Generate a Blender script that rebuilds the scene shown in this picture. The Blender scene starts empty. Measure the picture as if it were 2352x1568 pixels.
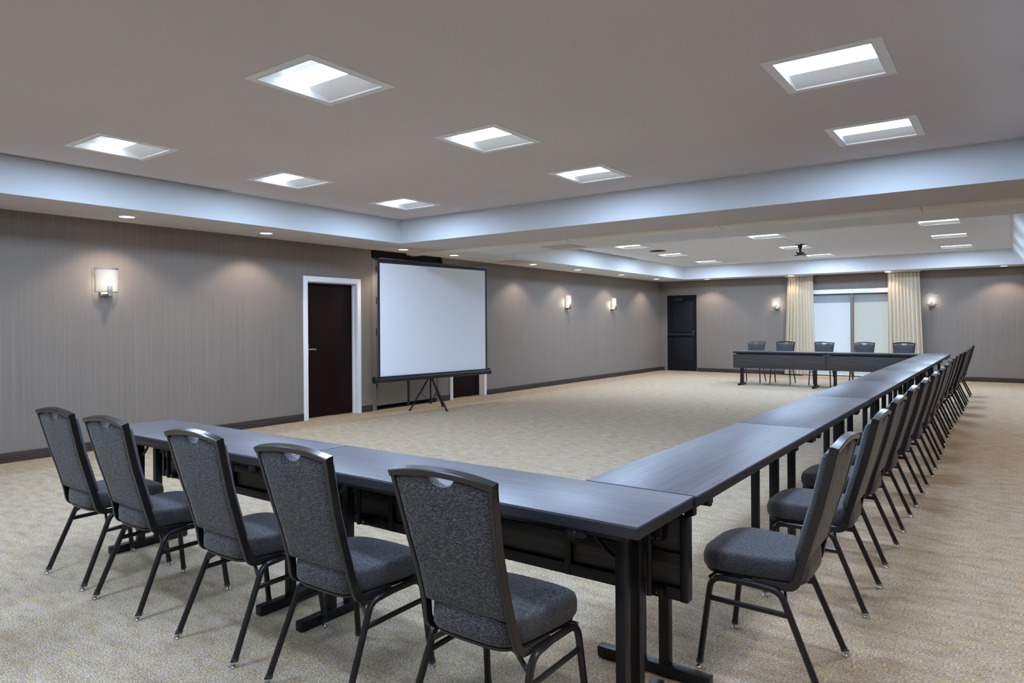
import bpy, bmesh, math, random
from mathutils import Vector, Matrix
random.seed(7)
PI = math.pi
C = bpy.context.scene.collection
SC = bpy.context.scene

# ------------------------------------------------------------------ measured room (metres)
XL, XR = -8.307, 1.30          # left / right wall
YB, YF = -2.30, 18.92          # back / far wall
ZS, ZC = 2.5935, 2.943         # soffit / tray ceiling
XT, XTR = -7.33, 0.03          # tray edges
YT0, YBEAM, YTRAY2, YT1 = -1.35, 7.295, 9.65, 18.23
ZT = 0.755                     # table top

# ------------------------------------------------------------------ materials
MATS = {}
def new_mat(name):
    m = bpy.data.materials.new(name); m.use_nodes = True
    nt = m.node_tree; nt.nodes.clear()
    out = nt.nodes.new('ShaderNodeOutputMaterial')
    b = nt.nodes.new('ShaderNodeBsdfPrincipled')
    nt.links.new(b.outputs[0], out.inputs[0])
    MATS[name] = m
    return m, nt, b, out
def plain(name, col, rough=.5, metal=0., spec=.5, coat=0.):
    m, nt, b, o = new_mat(name)
    b.inputs['Base Color'].default_value = (*col, 1); b.inputs['Roughness'].default_value = rough
    b.inputs['Metallic'].default_value = metal; b.inputs['Specular IOR Level'].default_value = spec
    b.inputs['Coat Weight'].default_value = coat
    return m
def N(nt, typ, **kw):
    n = nt.nodes.new(typ)
    for k, v in kw.items():
        if k in n.inputs: n.inputs[k].default_value = v
        else: setattr(n, k, v)
    return n
def coords(nt, scale, kind='Object', rot=(0, 0, 0)):
    tc = nt.nodes.new('ShaderNodeTexCoord'); mp = nt.nodes.new('ShaderNodeMapping')
    mp.inputs['Scale'].default_value = scale; mp.inputs['Rotation'].default_value = rot
    nt.links.new(tc.outputs[kind], mp.inputs['Vector'])
    return mp.outputs[0]
def noise(nt, vec, detail=2., rough=.5, scale=1.):
    n = N(nt, 'ShaderNodeTexNoise', Scale=scale, Detail=detail, Roughness=rough)
    nt.links.new(vec, n.inputs['Vector'])
    return n.outputs[0]
def ramp(nt, fac, stops):
    r = nt.nodes.new('ShaderNodeValToRGB'); e = r.color_ramp.elements
    while len(e) < len(stops): e.new(.5)
    for el, (p, c) in zip(e, stops):
        el.position = p; el.color = (*c, 1) if len(c) == 3 else c
    nt.links.new(fac, r.inputs[0])
    return r.outputs[0]
def mixc(nt, fac, a, b, mode='MIX'):
    m = nt.nodes.new('ShaderNodeMix'); m.data_type = 'RGBA'; m.blend_type = mode
    def s(i, v):
        if hasattr(v, 'links'): nt.links.new(v, m.inputs[i])
        else: m.inputs[i].default_value = v if not isinstance(v, tuple) else (*v, 1)
    s(0, fac); s(6, a); s(7, b)
    return m.outputs[2]
def bump(nt, b, h, strength=.5, dist=.002):
    n = N(nt, 'ShaderNodeBump', Strength=strength, Distance=dist)
    nt.links.new(h, n.inputs['Height']); nt.links.new(n.outputs[0], b.inputs['Normal'])

def make_materials():
    # carpet ---------------------------------------------------------------
    m, nt, b, o = new_mat('carpet')
    fine = noise(nt, coords(nt, (95, 190, 1)), 3, .65)
    base = ramp(nt, fine, [(.28, (.115, .090, .066)), (.42, (.255, .20, .143)), (.54, (.435, .35, .248)), (.70, (.70, .58, .43))])
    mid = noise(nt, coords(nt, (7, 16, 1)), 3, .6)
    tone = ramp(nt, mid, [(.33, (.82, .77, .72)), (.5, (1, .975, .94)), (.68, (1.1, 1.11, 1.13))])
    c1 = mixc(nt, 1., base, tone, 'MULTIPLY')
    yel = noise(nt, coords(nt, (11, 42, 1)), 2.5, .6)
    ym = ramp(nt, yel, [(.55, (0, 0, 0)), (.70, (.85, .85, .85))])
    fb = ramp(nt, fine, [(.34, (.23, .15, .05)), (.62, (.62, .435, .15))])
    c2 = mixc(nt, ym, c1, fb)
    # warm border strip along the left and far walls (its own yarn colour)
    tc = nt.nodes.new('ShaderNodeTexCoord'); sx = nt.nodes.new('ShaderNodeSeparateXYZ')
    nt.links.new(tc.outputs['Object'], sx.inputs[0])
    lx = N(nt, 'ShaderNodeMapRange'); lx.inputs['From Min'].default_value = -7.55; lx.inputs['From Max'].default_value = -7.72
    nt.links.new(sx.outputs[0], lx.inputs['Value'])
    ly = N(nt, 'ShaderNodeMapRange'); ly.inputs['From Min'].default_value = 16.9; ly.inputs['From Max'].default_value = 17.9
    nt.links.new(sx.outputs[1], ly.inputs['Value'])
    mx = N(nt, 'ShaderNodeMath', operation='MAXIMUM'); nt.links.new(lx.outputs[0], mx.inputs[0]); nt.links.new(ly.outputs[0], mx.inputs[1])
    c3 = mixc(nt, mx.outputs[0], c2, mixc(nt, 1., c2, (.88, .845, .79), 'MULTIPLY'))
    nt.links.new(c3, b.inputs['Base Color']); b.inputs['Roughness'].default_value = 1; b.inputs['Specular IOR Level'].default_value = .1
    bump(nt, b, fine, .8, .006)
    # wallpaper --------------------------------------------------------------
    m, nt, b, o = new_mat('wallpaper')
    st = noise(nt, coords(nt, (150, 150, .5)), 3, .7)
    wv = noise(nt, coords(nt, (160, 160, 160)), 2, .5)
    col = ramp(nt, st, [(.30, (.146, .120, .096)), (.5, (.194, .163, .132)), (.70, (.248, .210, .173))])
    col2 = mixc(nt, .35, col, ramp(nt, wv, [(.3, (.149, .123, .098)), (.7, (.243, .204, .167))]))
    nt.links.new(col2, b.inputs['Base Color']); b.inputs['Roughness'].default_value = .62; b.inputs['Specular IOR Level'].default_value = .35
    # painted plaster ----------------------------------------------------------
    m, nt, b, o = new_mat('ceiling_paint')
    nz = noise(nt, coords(nt, (.8, .8, .8)), 2, .5)
    nt.links.new(ramp(nt, nz, [(.3, (.65, .595, .60)), (.7, (.68, .625, .63))]), b.inputs['Base Color'])
    b.inputs['Roughness'].default_value = .9; b.inputs['Specular IOR Level'].default_value = .2
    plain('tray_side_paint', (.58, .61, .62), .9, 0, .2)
    plain('far_side_lit_paint', (.72, .74, .75), .9, 0, .2)  # far tray faces: the far bay's extra brightness put into the colour
    plain('far_tray_lit_paint', (.85, .87, .90), .9, 0, .2)  # far ceiling and soffits lightened in colour to stand in for brighter light
    plain('white_paint', (.78, .77, .77), .45)
    plain('white_enamel', (.86, .87, .88), .4)
    plain('frame_white', (.88, .88, .89), .4)
    # table ---------------------------------------------------------------------
    def wood(name, dark, light, rough, sc=(2.2, 60, 60), spec=.5):
        m, nt, b, o = new_mat(name)
        g = noise(nt, coords(nt, sc), 4, .6)
        nt.links.new(ramp(nt, g, [(.32, dark), (.68, light)]), b.inputs['Base Color'])
        b.inputs['Roughness'].default_value = rough; b.inputs['Specular IOR Level'].default_value = spec
        return m
    wood('espresso_laminate', (.030, .026, .030), (.080, .069, .077), .40, spec=1.0)
    wood('panel_laminate', (.028, .024, .024), (.062, .055, .055), .5)
    plain('table_edging', (.016, .016, .019), .42)
    plain('black_metal', (.0065, .0065, .0075), .38, 0, .35)
    plain('black_plastic', (.012, .012, .014), .5)
    wood('mahogany', (.007, .002, .002), (.016, .0045, .004), .55, (45, 45, 1.6), .12)
    wood('baseboard_brown', (.030, .021, .015), (.058, .043, .032), .6, (3, 3, 30), .25)
    # chair -----------------------------------------------------------------------
    m, nt, b, o = new_mat('chair_fabric')
    w = noise(nt, coords(nt, (105, 470, 470)), 1.5, .55)
    nt.links.new(ramp(nt, w, [(.38, (.0035, .0035, .0036)), (.50, (.018, .0175, .018)), (.64, (.095, .092, .093))]), b.inputs['Base Color'])
    b.inputs['Roughness'].default_value = .55; b.inputs['Specular IOR Level'].default_value = .38
    sw = nt.nodes.new('ShaderNodeMapRange'); sw.inputs['From Min'].default_value = .40; sw.inputs['From Max'].default_value = .64; sw.inputs['To Min'].default_value = .08; sw.inputs['To Max'].default_value = .35
    nt.links.new(w, sw.inputs['Value']); nt.links.new(sw.outputs[0], b.inputs['Sheen Weight']); b.inputs['Sheen Roughness'].default_value = .45
    bump(nt, b, w, .8, .003)
    plain('chair_frame', (.011, .010, .009), .24, 0, .42, .12)
    plain('chair_leg', (.010, .009, .008), .32, 0, .45)
    plain('chrome', (.75, .75, .76), .12, 1)
    m, nt, b, o = new_mat('clear_plastic')
    b.inputs['Base Color'].default_value = (.10, .095, .09, 1); b.inputs['Roughness'].default_value = .15
    b.inputs['Transmission Weight'].default_value = .6
    plain('nickel', (.42, .37, .32), .38, 1)
    plain('dark_door', (.0045, .0052, .0078), .45, 0, .25)
    plain('dark_door_panel', (.0085, .0092, .0125), .42, 0, .3)
    plain('door_hardware', (.028, .029, .032), .42, .5)
    plain('steel', (.5, .5, .5), .3, 1)
    plain('pocket_black', (.003, .003, .0035), .6, 0, .15)
    plain('gap_black', (.003, .003, .003), .8)
    plain('jamb_metal', (.19, .17, .155), .55)
    plain('track_paint', (.88, .85, .76), .3)
    plain('slot_dark', (.045, .038, .033), .6)
    # curtains ------------------------------------------------------------------------
    m, nt, b, o = new_mat('curtain_linen')
    t = noise(nt, coords(nt, (300, 300, 300)), 2, .5)
    nt.links.new(ramp(nt, t, [(.3, (.56, .475, .345)), (.7, (.67, .575, .425))]), b.inputs['Base Color'])
    b.inputs['Roughness'].default_value = .9; b.inputs['Specular IOR Level'].default_value = .1
    # projection fabric
    plain('screen_white', (.80, .82, .84), .7, 0, .2)
    plain('screen_black', (.013, .014, .017), .6)
    plain('case_black', (.014, .015, .018), .35)
    # window ----------------------------------------------------------------------------
    plain('window_bronze', (.16, .125, .09), .5)
    def shade(name, col, t):
        m, nt, b, o = new_mat(name)
        wv = noise(nt, coords(nt, (25, 25, 260)), 2, .5)
        tr = nt.nodes.new('ShaderNodeBsdfTransparent'); tr.inputs[0].default_value = (t, t, t, 1)
        tl = nt.nodes.new('ShaderNodeBsdfTranslucent')
        nt.links.new(ramp(nt, wv, [(.35, tuple(.85 * c for c in col)), (.65, col)]), tl.inputs[0])
        df = nt.nodes.new('ShaderNodeBsdfDiffuse'); df.inputs[0].default_value = (.55, .56, .55, 1)
        m1 = nt.nodes.new('ShaderNodeMixShader'); m1.inputs[0].default_value = .35
        nt.links.new(tl.outputs[0], m1.inputs[1]); nt.links.new(df.outputs[0], m1.inputs[2])
        m2 = nt.nodes.new('ShaderNodeMixShader'); m2.inputs[0].default_value = .22
        nt.links.new(m1.outputs[0], m2.inputs[1]); nt.links.new(tr.outputs[0], m2.inputs[2])
        nt.links.new(m2.outputs[0], o.inputs[0])
    shade('shade_cool', (.36, .42, .50), .35)
    shade('shade_warm', (.275, .30, .28), .30)
    m, nt, b, o = new_mat('window_glass')
    tr = nt.nodes.new('ShaderNodeBsdfTransparent'); gl = nt.nodes.new('ShaderNodeBsdfGlossy'); gl.inputs['Roughness'].default_value = .02
    mm = nt.nodes.new('ShaderNodeMixShader'); mm.inputs[0].default_value = .07
    nt.links.new(tr.outputs[0], mm.inputs[1]); nt.links.new(gl.outputs[0], mm.inputs[2]); nt.links.new(mm.outputs[0], o.inputs[0])
    plain('patio_concrete', (.55, .55, .53), .9)
    plain('garden_wall_paint', (.62, .68, .74), .9)
    m, nt, b, o = new_mat('hedge_green')
    h = noise(nt, coords(nt, (9, 9, 9)), 4, .6)
    nt.links.new(ramp(nt, h, [(.3, (.20, .24, .17)), (.7, (.50, .52, .40))]), b.inputs['Base Color']); b.inputs['Roughness'].default_value = .9
    plain('eave_paint', (.20, .25, .32), .8)
    # lights ---------------------------------------------------------------------------------
    def emit(name, col, s, base=(.9, .9, .9)):
        m, nt, b, o = new_mat(name)
        b.inputs['Base Color'].default_value = (*base, 1); b.inputs['Roughness'].default_value = .4
        b.inputs['Emission Color'].default_value = (*col, 1); b.inputs['Emission Strength'].default_value = s
    emit('troffer_lens', (.74, .87, 1.0), LENS)
    emit('downlight_lens', (1.0, .90, .80), 5.)
    m, nt, b, o = new_mat('sconce_glass')     # opal glass lit from behind by the bulb
    tl = nt.nodes.new('ShaderNodeBsdfTranslucent'); tl.inputs[0].default_value = (.92, .87, .78, 1)
    df = nt.nodes.new('ShaderNodeBsdfDiffuse'); df.inputs[0].default_value = (.85, .83, .79, 1)
    mm = nt.nodes.new('ShaderNodeMixShader'); mm.inputs[0].default_value = .35
    nt.links.new(tl.outputs[0], mm.inputs[1]); nt.links.new(df.outputs[0], mm.inputs[2]); nt.links.new(mm.outputs[0], o.inputs[0])
    emit('bulb_glow', (1.0, .93, .83), 78.)

LENS = 5.5; LAMP = 45.0; FARK = 1.55; COOL = (.52, .70, 1.0)
make_materials()

# ------------------------------------------------------------------ mesh helpers
def B(): return bmesh.new()
def join(dst, src, mat=None, mi=None):
    if mi is not None:
        for f in src.faces: f.material_index = mi
    if mat is not None: bmesh.ops.transform(src, matrix=mat, verts=src.verts)
    me = bpy.data.meshes.new('tmp'); src.to_mesh(me); src.free(); dst.from_mesh(me); bpy.data.meshes.remove(me)
    return dst
def box(bm, x0, x1, y0, y1, z0, z1, bev=0., mi=0, seg=2):
    t = bmesh.new() if bev else bm
    vs = [t.verts.new((x, y, z)) for x in (x0, x1) for y in (y0, y1) for z in (z0, z1)]
    fs = []
    for q in ((0, 1, 3, 2), (4, 6, 7, 5), (0, 4, 5, 1), (2, 3, 7, 6), (0, 2, 6, 4), (1, 5, 7, 3)):
        f = t.faces.new([vs[i] for i in q]); f.material_index = mi; fs.append(f)
    if bev:
        bmesh.ops.bevel(t, geom=list(t.edges), offset=bev, segments=seg, affect='EDGES', profile=.6)
        for f in t.faces: f.material_index = mi
        join(bm, t)
    return bm
def fillet(pts, r, n=6):
    pts = [Vector(p) for p in pts]; out = [pts[0]]
    for i in range(1, len(pts) - 1):
        a, p, c = pts[i - 1], pts[i], pts[i + 1]
        u, v = (a - p), (c - p); lu, lv = u.length, v.length; u.normalize(); v.normalize()
        ang = u.angle(v)
        if ang > PI - .02: out.append(p); continue
        d = min(r / math.tan(ang / 2), lu * .48, lv * .48)
        p0, p1 = p + u * d, p + v * d
        for k in range(n + 1):
            t = k / n
            out.append(p0 * (1 - t) ** 2 + p * 2 * t * (1 - t) + p1 * t * t)
    out.append(pts[-1]); return out
def sweep(bm, pts, sec, axis=(1, 0, 0), mi=0):
    pts = [Vector(p) for p in pts]; ax = Vector(axis); rings = []
    for i, p in enumerate(pts):
        t = (pts[min(i + 1, len(pts) - 1)] - pts[max(i - 1, 0)]).normalized()
        a = (ax - t * ax.dot(t)).normalized(); b = t.cross(a)
        k = 1.
        if 0 < i < len(pts) - 1:
            d1 = (pts[i] - pts[i - 1]).normalized(); d2 = (pts[i + 1] - pts[i]).normalized()
            k = 1 / max(.35, math.cos(d1.angle(d2, 0) / 2))
        rings.append([bm.verts.new(p + a * u + b * v * k) for u, v in sec])
    n = len(sec)
    for i in range(len(rings) - 1):
        for j in range(n):
            f = bm.faces.new((rings[i][j], rings[i][(j + 1) % n], rings[i + 1][(j + 1) % n], rings[i + 1][j])); f.material_index = mi
    f = bm.faces.new(rings[0][::-1]); f.material_index = mi
    f = bm.faces.new(rings[-1]); f.material_index = mi
    return bm
def circ(r, n=12): return [(r * math.cos(2 * PI * k / n), r * math.sin(2 * PI * k / n)) for k in range(n)]
def rect(w, h, c=0.):
    w /= 2; h /= 2
    if not c: return [(-w, -h), (w, -h), (w, h), (-w, h)]
    return [(-w + c, -h), (w - c, -h), (w, -h + c), (w, h - c), (w - c, h), (-w + c, h), (-w, h - c), (-w, -h + c)]
def tube(bm, a, b, r, n=12, mi=0):
    d = Vector(b) - Vector(a); ax = (1, 0, 0) if abs(d.normalized().x) < .9 else (0, 1, 0)
    return sweep(bm, [a, b], circ(r, n), ax, mi)
def bar(bm, a, b, w, h, axis=(1, 0, 0), mi=0, c=0.): return sweep(bm, [a, b], rect(w, h, c), axis, mi)
def lathe(bm, prof, c=(0, 0, 0), n=24, mi=0):
    rings = [[bm.verts.new((c[0] + r * math.cos(2 * PI * k / n), c[1] + r * math.sin(2 * PI * k / n), c[2] + z)) for k in range(n)] for r, z in prof]
    for i in range(len(rings) - 1):
        for k in range(n):
            f = bm.faces.new((rings[i][k], rings[i][(k + 1) % n], rings[i + 1][(k + 1) % n], rings[i + 1][k])); f.material_index = mi
    f = bm.faces.new(rings[0][::-1]); f.material_index = mi
    f = bm.faces.new(rings[-1]); f.material_index = mi
    return bm
def loft(bm, rings, mi=0, cap=True):
    vr = [[bm.verts.new(p) for p in r] for r in rings]; n = len(vr[0])
    for i in range(len(vr) - 1):
        for k in range(n):
            f = bm.faces.new((vr[i][k], vr[i][(k + 1) % n], vr[i + 1][(k + 1) % n], vr[i + 1][k])); f.material_index = mi
    if cap:
        f = bm.faces.new(vr[0][::-1]); f.material_index = mi
        f = bm.faces.new(vr[-1]); f.material_index = mi
    return bm

def obj(name, bm, mats, parent=None, smooth=35):
    bmesh.ops.recalc_face_normals(bm, faces=bm.faces)
    me = bpy.data.meshes.new(name); bm.to_mesh(me); bm.free()
    for m in ([mats] if isinstance(mats, str) else mats): me.materials.append(MATS[m])
    if smooth:
        for p in me.polygons: p.use_smooth = True
        me.set_sharp_from_angle(angle=math.radians(smooth))
    o = bpy.data.objects.new(name, me); C.objects.link(o)
    if parent: o.parent = parent
    return o
def tag(o, label, cat, group=None, kind=None):
    o['label'] = label; o['category'] = cat
    if group: o['group'] = group
    if kind: o['kind'] = kind
    return o
def thing(name, label, cat, loc=(0, 0, 0), rz=0., group=None, kind=None):
    o = bpy.data.objects.new(name, None); C.objects.link(o); o.empty_display_size = .1
    o.location = loc; o.rotation_euler = (0, 0, rz)
    return tag(o, label, cat, group, kind)
def dup(root, loc, rz, label, group=None):
    r = root.copy(); C.objects.link(r); r.location = loc; r.rotation_euler = (0, 0, rz); r['label'] = label
    if group: r['group'] = group
    for ch in list(root.children):
        c = ch.copy(); C.objects.link(c); c.parent = r
        for g in list(ch.children):
            d = g.copy(); C.objects.link(d); d.parent = c
    return r
def struct(name, bm, mats, label, cat, smooth=0):
    o = obj(name, bm, mats, None, smooth); return tag(o, label, cat, None, 'structure')

# ------------------------------------------------------------------ room shell
bm = B(); box(bm, XL - .25, XR + .2, YB - .2, YF + .02, -.12, 0)
struct('floor', bm, 'carpet', 'mottled beige grey carpet with yellow flecks across the whole room', 'carpet')

D1 = (6.354, 7.295); D2 = (9.567, 10.495); PK = (7.63, 9.24); ZD = 2.03
bm = B(); t0, t1 = XL - .22, XL
for y0, y1, z0, z1 in ((YB, D1[0], 0, 3), (D1[0], D1[1], ZD, 3), (D1[1], PK[0], 0, 3), (PK[0], PK[1], ZS, 3), (PK[1], D2[0], 0, 3), (D2[0], D2[1], ZD, 3), (D2[1], YF + .2, 0, 3)):
    box(bm, t0, t1, y0, y1, z0, z1)
struct('wall_left', bm, 'wallpaper', 'long left wall in grey taupe wallpaper with fine vertical stripes', 'wall')
WX0, WX1, WZ1 = -4.42, -2.06, 2.12
bm = B()
DX = (-8.13, -7.222); DZ = 2.183
for x0, x1, z0, z1 in ((XL - .22, DX[0], 0, 3), (DX[0], DX[1], DZ, 3), (DX[1], WX0, 0, 3), (WX0, WX1, WZ1, 3), (WX1, XR + .2, 0, 3)):
    box(bm, x0, x1, YF, YF + .2, z0, z1)
struct('wall_far', bm, 'wallpaper', 'far end wall in striped grey taupe wallpaper around the curtained window', 'wall')
bm = B(); box(bm, XR, XR + .2, YB - .2, YF + .2, 0, 3)
struct('wall_right', bm, 'wallpaper', 'right side wall in striped wallpaper just outside the frame', 'wall')
bm = B(); box(bm, XL - .2, XR + .2, YB - .2, YB, 0, 3)
struct('wall_back', bm, 'wallpaper', 'back wall in striped wallpaper behind the camera', 'wall')

# troffer grid: (x, y, half sizes)
NEAR = [(-3.565, 2.845), (-6.24, 2.845), (-.885, 4.56), (-3.55, 4.575), (-6.245, 4.58), (-.885, 6.315), (-3.545, 6.3), (-6.30, 6.355)]
OUT = [(-.885, 2.845), (-.885, .72), (-3.565, .72), (-6.24, .72), (-.885, -.75), (-3.565, -.75), (-6.24, -.75)]
FAR = [(-6.22, 12.74), (-6.22, 14.85), (-6.22, 17.12), (-3.57, 12.78), (-3.6, 15.0), (-3.57, 17.2), (-.89, 12.66), (-.885, 14.80), (-.89, 17.03)]
HX, HY = .272, .29
holes = [(x - HX, x + HX, y - HY, y + HY) for x, y in NEAR + OUT + FAR]
def slab_with_holes(bm, x0, x1, y0, y1, z, hs):
    hs = [h for h in hs if h[1] > x0 and h[0] < x1 and h[3] > y0 and h[2] < y1]
    ys = sorted(set([y0, y1] + [v for h in hs for v in h[2:]]))
    for a, b in zip(ys, ys[1:]):
        m = (a + b) / 2; cuts = sorted((h[0], h[1]) for h in hs if h[2] < m < h[3]); x = x0
        for c0, c1 in cuts + [(x1, x1)]:
            if c0 > x + 1e-5:
                bm.faces.new([bm.verts.new(p) for p in ((x, a, z), (c0, a, z), (c0, b, z), (x, b, z))])
            x = c1
bm = B()
slab_with_holes(bm, XT, XTR + .12, YT0, YBEAM, ZC, holes)
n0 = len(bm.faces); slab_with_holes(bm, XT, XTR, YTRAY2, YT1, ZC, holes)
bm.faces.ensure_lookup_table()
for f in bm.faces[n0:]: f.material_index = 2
XLIP = XTR + .235
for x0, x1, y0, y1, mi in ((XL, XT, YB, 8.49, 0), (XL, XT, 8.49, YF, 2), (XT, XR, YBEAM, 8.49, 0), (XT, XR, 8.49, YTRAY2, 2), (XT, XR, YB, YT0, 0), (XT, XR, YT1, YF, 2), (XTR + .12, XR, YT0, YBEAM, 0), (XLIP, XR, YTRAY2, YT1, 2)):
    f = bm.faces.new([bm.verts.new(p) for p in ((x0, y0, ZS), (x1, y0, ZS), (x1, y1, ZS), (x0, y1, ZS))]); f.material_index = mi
def wallq(x0, y0, x1, y1, xa=None, xb=None):
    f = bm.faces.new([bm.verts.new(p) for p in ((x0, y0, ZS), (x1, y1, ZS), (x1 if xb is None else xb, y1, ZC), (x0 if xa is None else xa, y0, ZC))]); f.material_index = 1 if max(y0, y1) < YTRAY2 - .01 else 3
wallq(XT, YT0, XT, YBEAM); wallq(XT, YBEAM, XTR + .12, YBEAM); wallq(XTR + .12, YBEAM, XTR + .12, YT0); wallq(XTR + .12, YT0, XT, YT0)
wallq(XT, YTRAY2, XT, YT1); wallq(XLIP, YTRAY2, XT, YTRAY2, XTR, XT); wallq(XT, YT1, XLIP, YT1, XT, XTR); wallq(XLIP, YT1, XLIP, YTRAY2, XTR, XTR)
box(bm, XL - .2, XR + .2, YB - .2, YF + .2, 3.12, 3.22)
struct('ceiling', bm, ['ceiling_paint', 'tray_side_paint', 'far_tray_lit_paint', 'far_side_lit_paint'], 'pale ceiling with two recessed trays divided by a dropped beam', 'ceiling')

# baseboards
def baseboard(name, segs, label):
    bm = B()
    for x0, x1, y0, y1 in segs: box(bm, x0, x1, y0, y1, 0, .104, .003)
    struct(name, bm, 'baseboard_brown', label, 'baseboard', 35)
baseboard('baseboard_left', [(XL, XL + .012, a, b) for a, b in ((YB, 6.278), (7.367, 7.607), (9.26, 9.49), (10.60, YF))], 'dark brown baseboard along the left wall')
baseboard('baseboard_far', [(XL, -8.2, YF - .012, YF), (-7.205, WX0, YF - .012, YF), (WX1, XR, YF - .012, YF)], 'dark brown baseboard along the far wall')
baseboard('baseboard_right', [(XR - .012, XR, YB, YF)], 'dark brown baseboard along the right wall')

# partition track under the beam
bm = B()
loft(bm, [[(x, y, z) for y, z in ((8.375, ZS - .001), (8.380, 2.578), (8.392, 2.567), (8.412, 2.563), (8.432, 2.567), (8.440, 2.575), (8.452, 2.569), (8.478, 2.560), (8.52, 2.557), (8.565, 2.560), (8.595, 2.570), (8.60, ZS - .001))] for x in (XL + .02, XR)])
for x in (-5.1, -2.9, -.75):
    loft(bm, [[(xx, y, z - .0012) for y, z in ((8.3735, ZS - .001), (8.379, 2.578), (8.392, 2.567), (8.412, 2.563), (8.432, 2.567), (8.440, 2.575), (8.452, 2.569), (8.478, 2.560), (8.52, 2.557), (8.565, 2.560), (8.595, 2.570), (8.60, ZS - .001))] for xx in (x - .002, x + .002)], mi=1)
struct('trim_1', bm, ['track_paint', 'slot_dark'], 'cream painted folding partition track under the dropped beam', 'track')

# doors in the left wall -------------------------------------------------------
def left_door(name, y0, y1, label, handle_y):
    root = thing(name, label, 'door', (0, 0, 0), 0, None, 'structure')
    bm = B(); c0, c1, zt = y0 - .075, y1 + .072, ZD + .077
    box(bm, XL, XL + .018, c0, y0 + .002, 0, zt, .003); box(bm, XL, XL + .018, y1 - .002, c1, 0, zt, .003)
    box(bm, XL, XL + .018, y0, y1, ZD - .002, zt, .003)
    for a, b in ((y0, y0 + .004), (y1 - .004, y1)): box(bm, XL - .215, XL + .001, a, b, 0, ZD)
    box(bm, XL - .215, XL, y0, y1, ZD - .004, ZD)
    for a, b in ((y0, y0 + .014), (y1 - .014, y1)): box(bm, XL - .095, XL - .065, a, b, 0, ZD)
    box(bm, XL - .095, XL - .065, y0, y1, ZD - .014, ZD)
    cs = obj('casing', bm, 'white_paint', root)
    bm = B(); box(bm, XL - .155, XL - .112, y0 + .006, y1 - .006, .008, ZD - .006, .002)
    obj('door_slab', bm, 'mahogany', root)
    bm = B(); box(bm, XL - .112, XL - .105, handle_y - .032, handle_y + .032, .93, 1.11, .004)
    tube(bm, (XL - .108, handle_y, 1.03), (XL - .052, handle_y, 1.03), .010)
    sweep(bm, fillet([(XL - .055, handle_y - .012, 1.03), (XL - .055, handle_y + .06, 1.03), (XL - .058, handle_y + .125, 1.026)], .02), rect(.018, .022, .005), (1, 0, 0))
    obj('door_handle', bm, 'steel', root)
    return root
left_door('door_1', D1[0], D1[1], 'dark mahogany door in a white frame, left of the projection screen', 6.425)
left_door('door_2', D2[0], D2[1], 'dark mahogany door mostly hidden behind the projection screen, only its foot showing', 9.64)

# pocket cabinet for the folding partition
root = thing('trim_2', 'wallpapered pocket doors of the folding partition, behind the projection screen', 'partition', (0, 0, 0), 0, None, 'structure')
bm = B(); box(bm, XL - .2, XL - .19, PK[0], PK[1], 0, ZS); box(bm, XL - .2, XL - .05, PK[0], PK[1], 0, .012)
obj('recess_back', bm, 'gap_black', root)
bm = B(); box(bm, XL - .19, XL + .004, 7.607, 7.700, 0, 2.535, .002); box(bm, XL - .19, XL + .004, 9.165, 9.258, 0, 2.44, .002)
for z in (.16, .82, 1.5, 2.2): tube(bm, (XL + .002, 7.652, z), (XL + .008, 7.652, z), .007, 8, 1)
obj('jamb', bm, ['jamb_metal', 'slot_dark'], root)
bm = B(); box(bm, XL - .05, XL - .004, 8.408, 8.459, .012, 2.44); obj('gap_shade_strip', bm, 'gap_black', root)  # black strip added to stand in for the shade in the gap between leaves
for y0, y1 in ((7.712, 8.415), (8.452, 9.155)):
    bm = B(); box(bm, XL - .045, XL - .006, y0, y1, .072, 2.435, .002)
    lf = obj('leaf', bm, 'wallpaper', root)
for z in (.42, 1.27, 1.78, 2.29):
    bm = B(); tube(bm, (XL + .002, 7.705, z - .06), (XL + .002, 7.705, z + .06), .009, 10)
    obj('hinge', bm, 'pocket_black', root)
bm = B(); box(bm, XL - .18, XL + .02, 7.61, 9.26, 2.46, ZS - .002); box(bm, XL + .0, XL + .06, 7.70, 9.25, 2.44, 2.475, .004); 
box(bm, XL + .02, XL + .05, 9.20, 9.26, 2.43, 2.56)
obj('header', bm, 'pocket_black', root)
bm = B(); tube(bm, (XL + .066, 7.72, 2.468), (XL + .066, 9.18, 2.468), .006, 8)
obj('header_rail', bm, 'steel', root)

# exit door ------------------------------------------------------------------------
root = thing('door_3', 'black steel exit door with a push bar in the far left corner', 'door', (0, 0, 0), 0, None, 'structure')
bm = B(); x0, x1 = DX
box(bm, x0 - .022, x0 + .012, YF - .006, YF + .12, 0, DZ + .012); box(bm, x1 - .004, x1 + .004, YF - .003, YF + .12, 0, DZ + .012); box(bm, x0, x1, YF - .003, YF + .12, DZ, DZ + .012); box(bm, x0, x1, YF, YF + .2, -.002, .006); box(bm, x0 - .01, x1 + .01, YF + .12, YF + .2, 0, DZ + .01)
obj('frame', bm, 'jamb_metal', root)
bm = B(); box(bm, x0 + .012, x1 - .003, YF + .02, YF + .065, .0, DZ + .01)
sl = obj('door_slab', bm, 'dark_door', root)
for z0, z1 in ((1.1, 2.0), (.30, .98)):
    bm = B(); box(bm, x0 + .19, x1 - .12, YF + .012, YF + .021, z0, z1, .003)
    obj('door_panel', bm, 'dark_door_panel', sl)
bm = B(); box(bm, x0 + .21, x0 + .48, YF - .045, YF + .02, 2.02, 2.10, .005)
sweep(bm, [(x0 + .40, YF - .02, 2.10), (x0 + .40, YF - .02, 2.135), (x0 + .55, YF - .05, 2.135), (x0 + .30, YF - .01, 2.15)], rect(.016, .008), (0, 1, 0))
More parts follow.
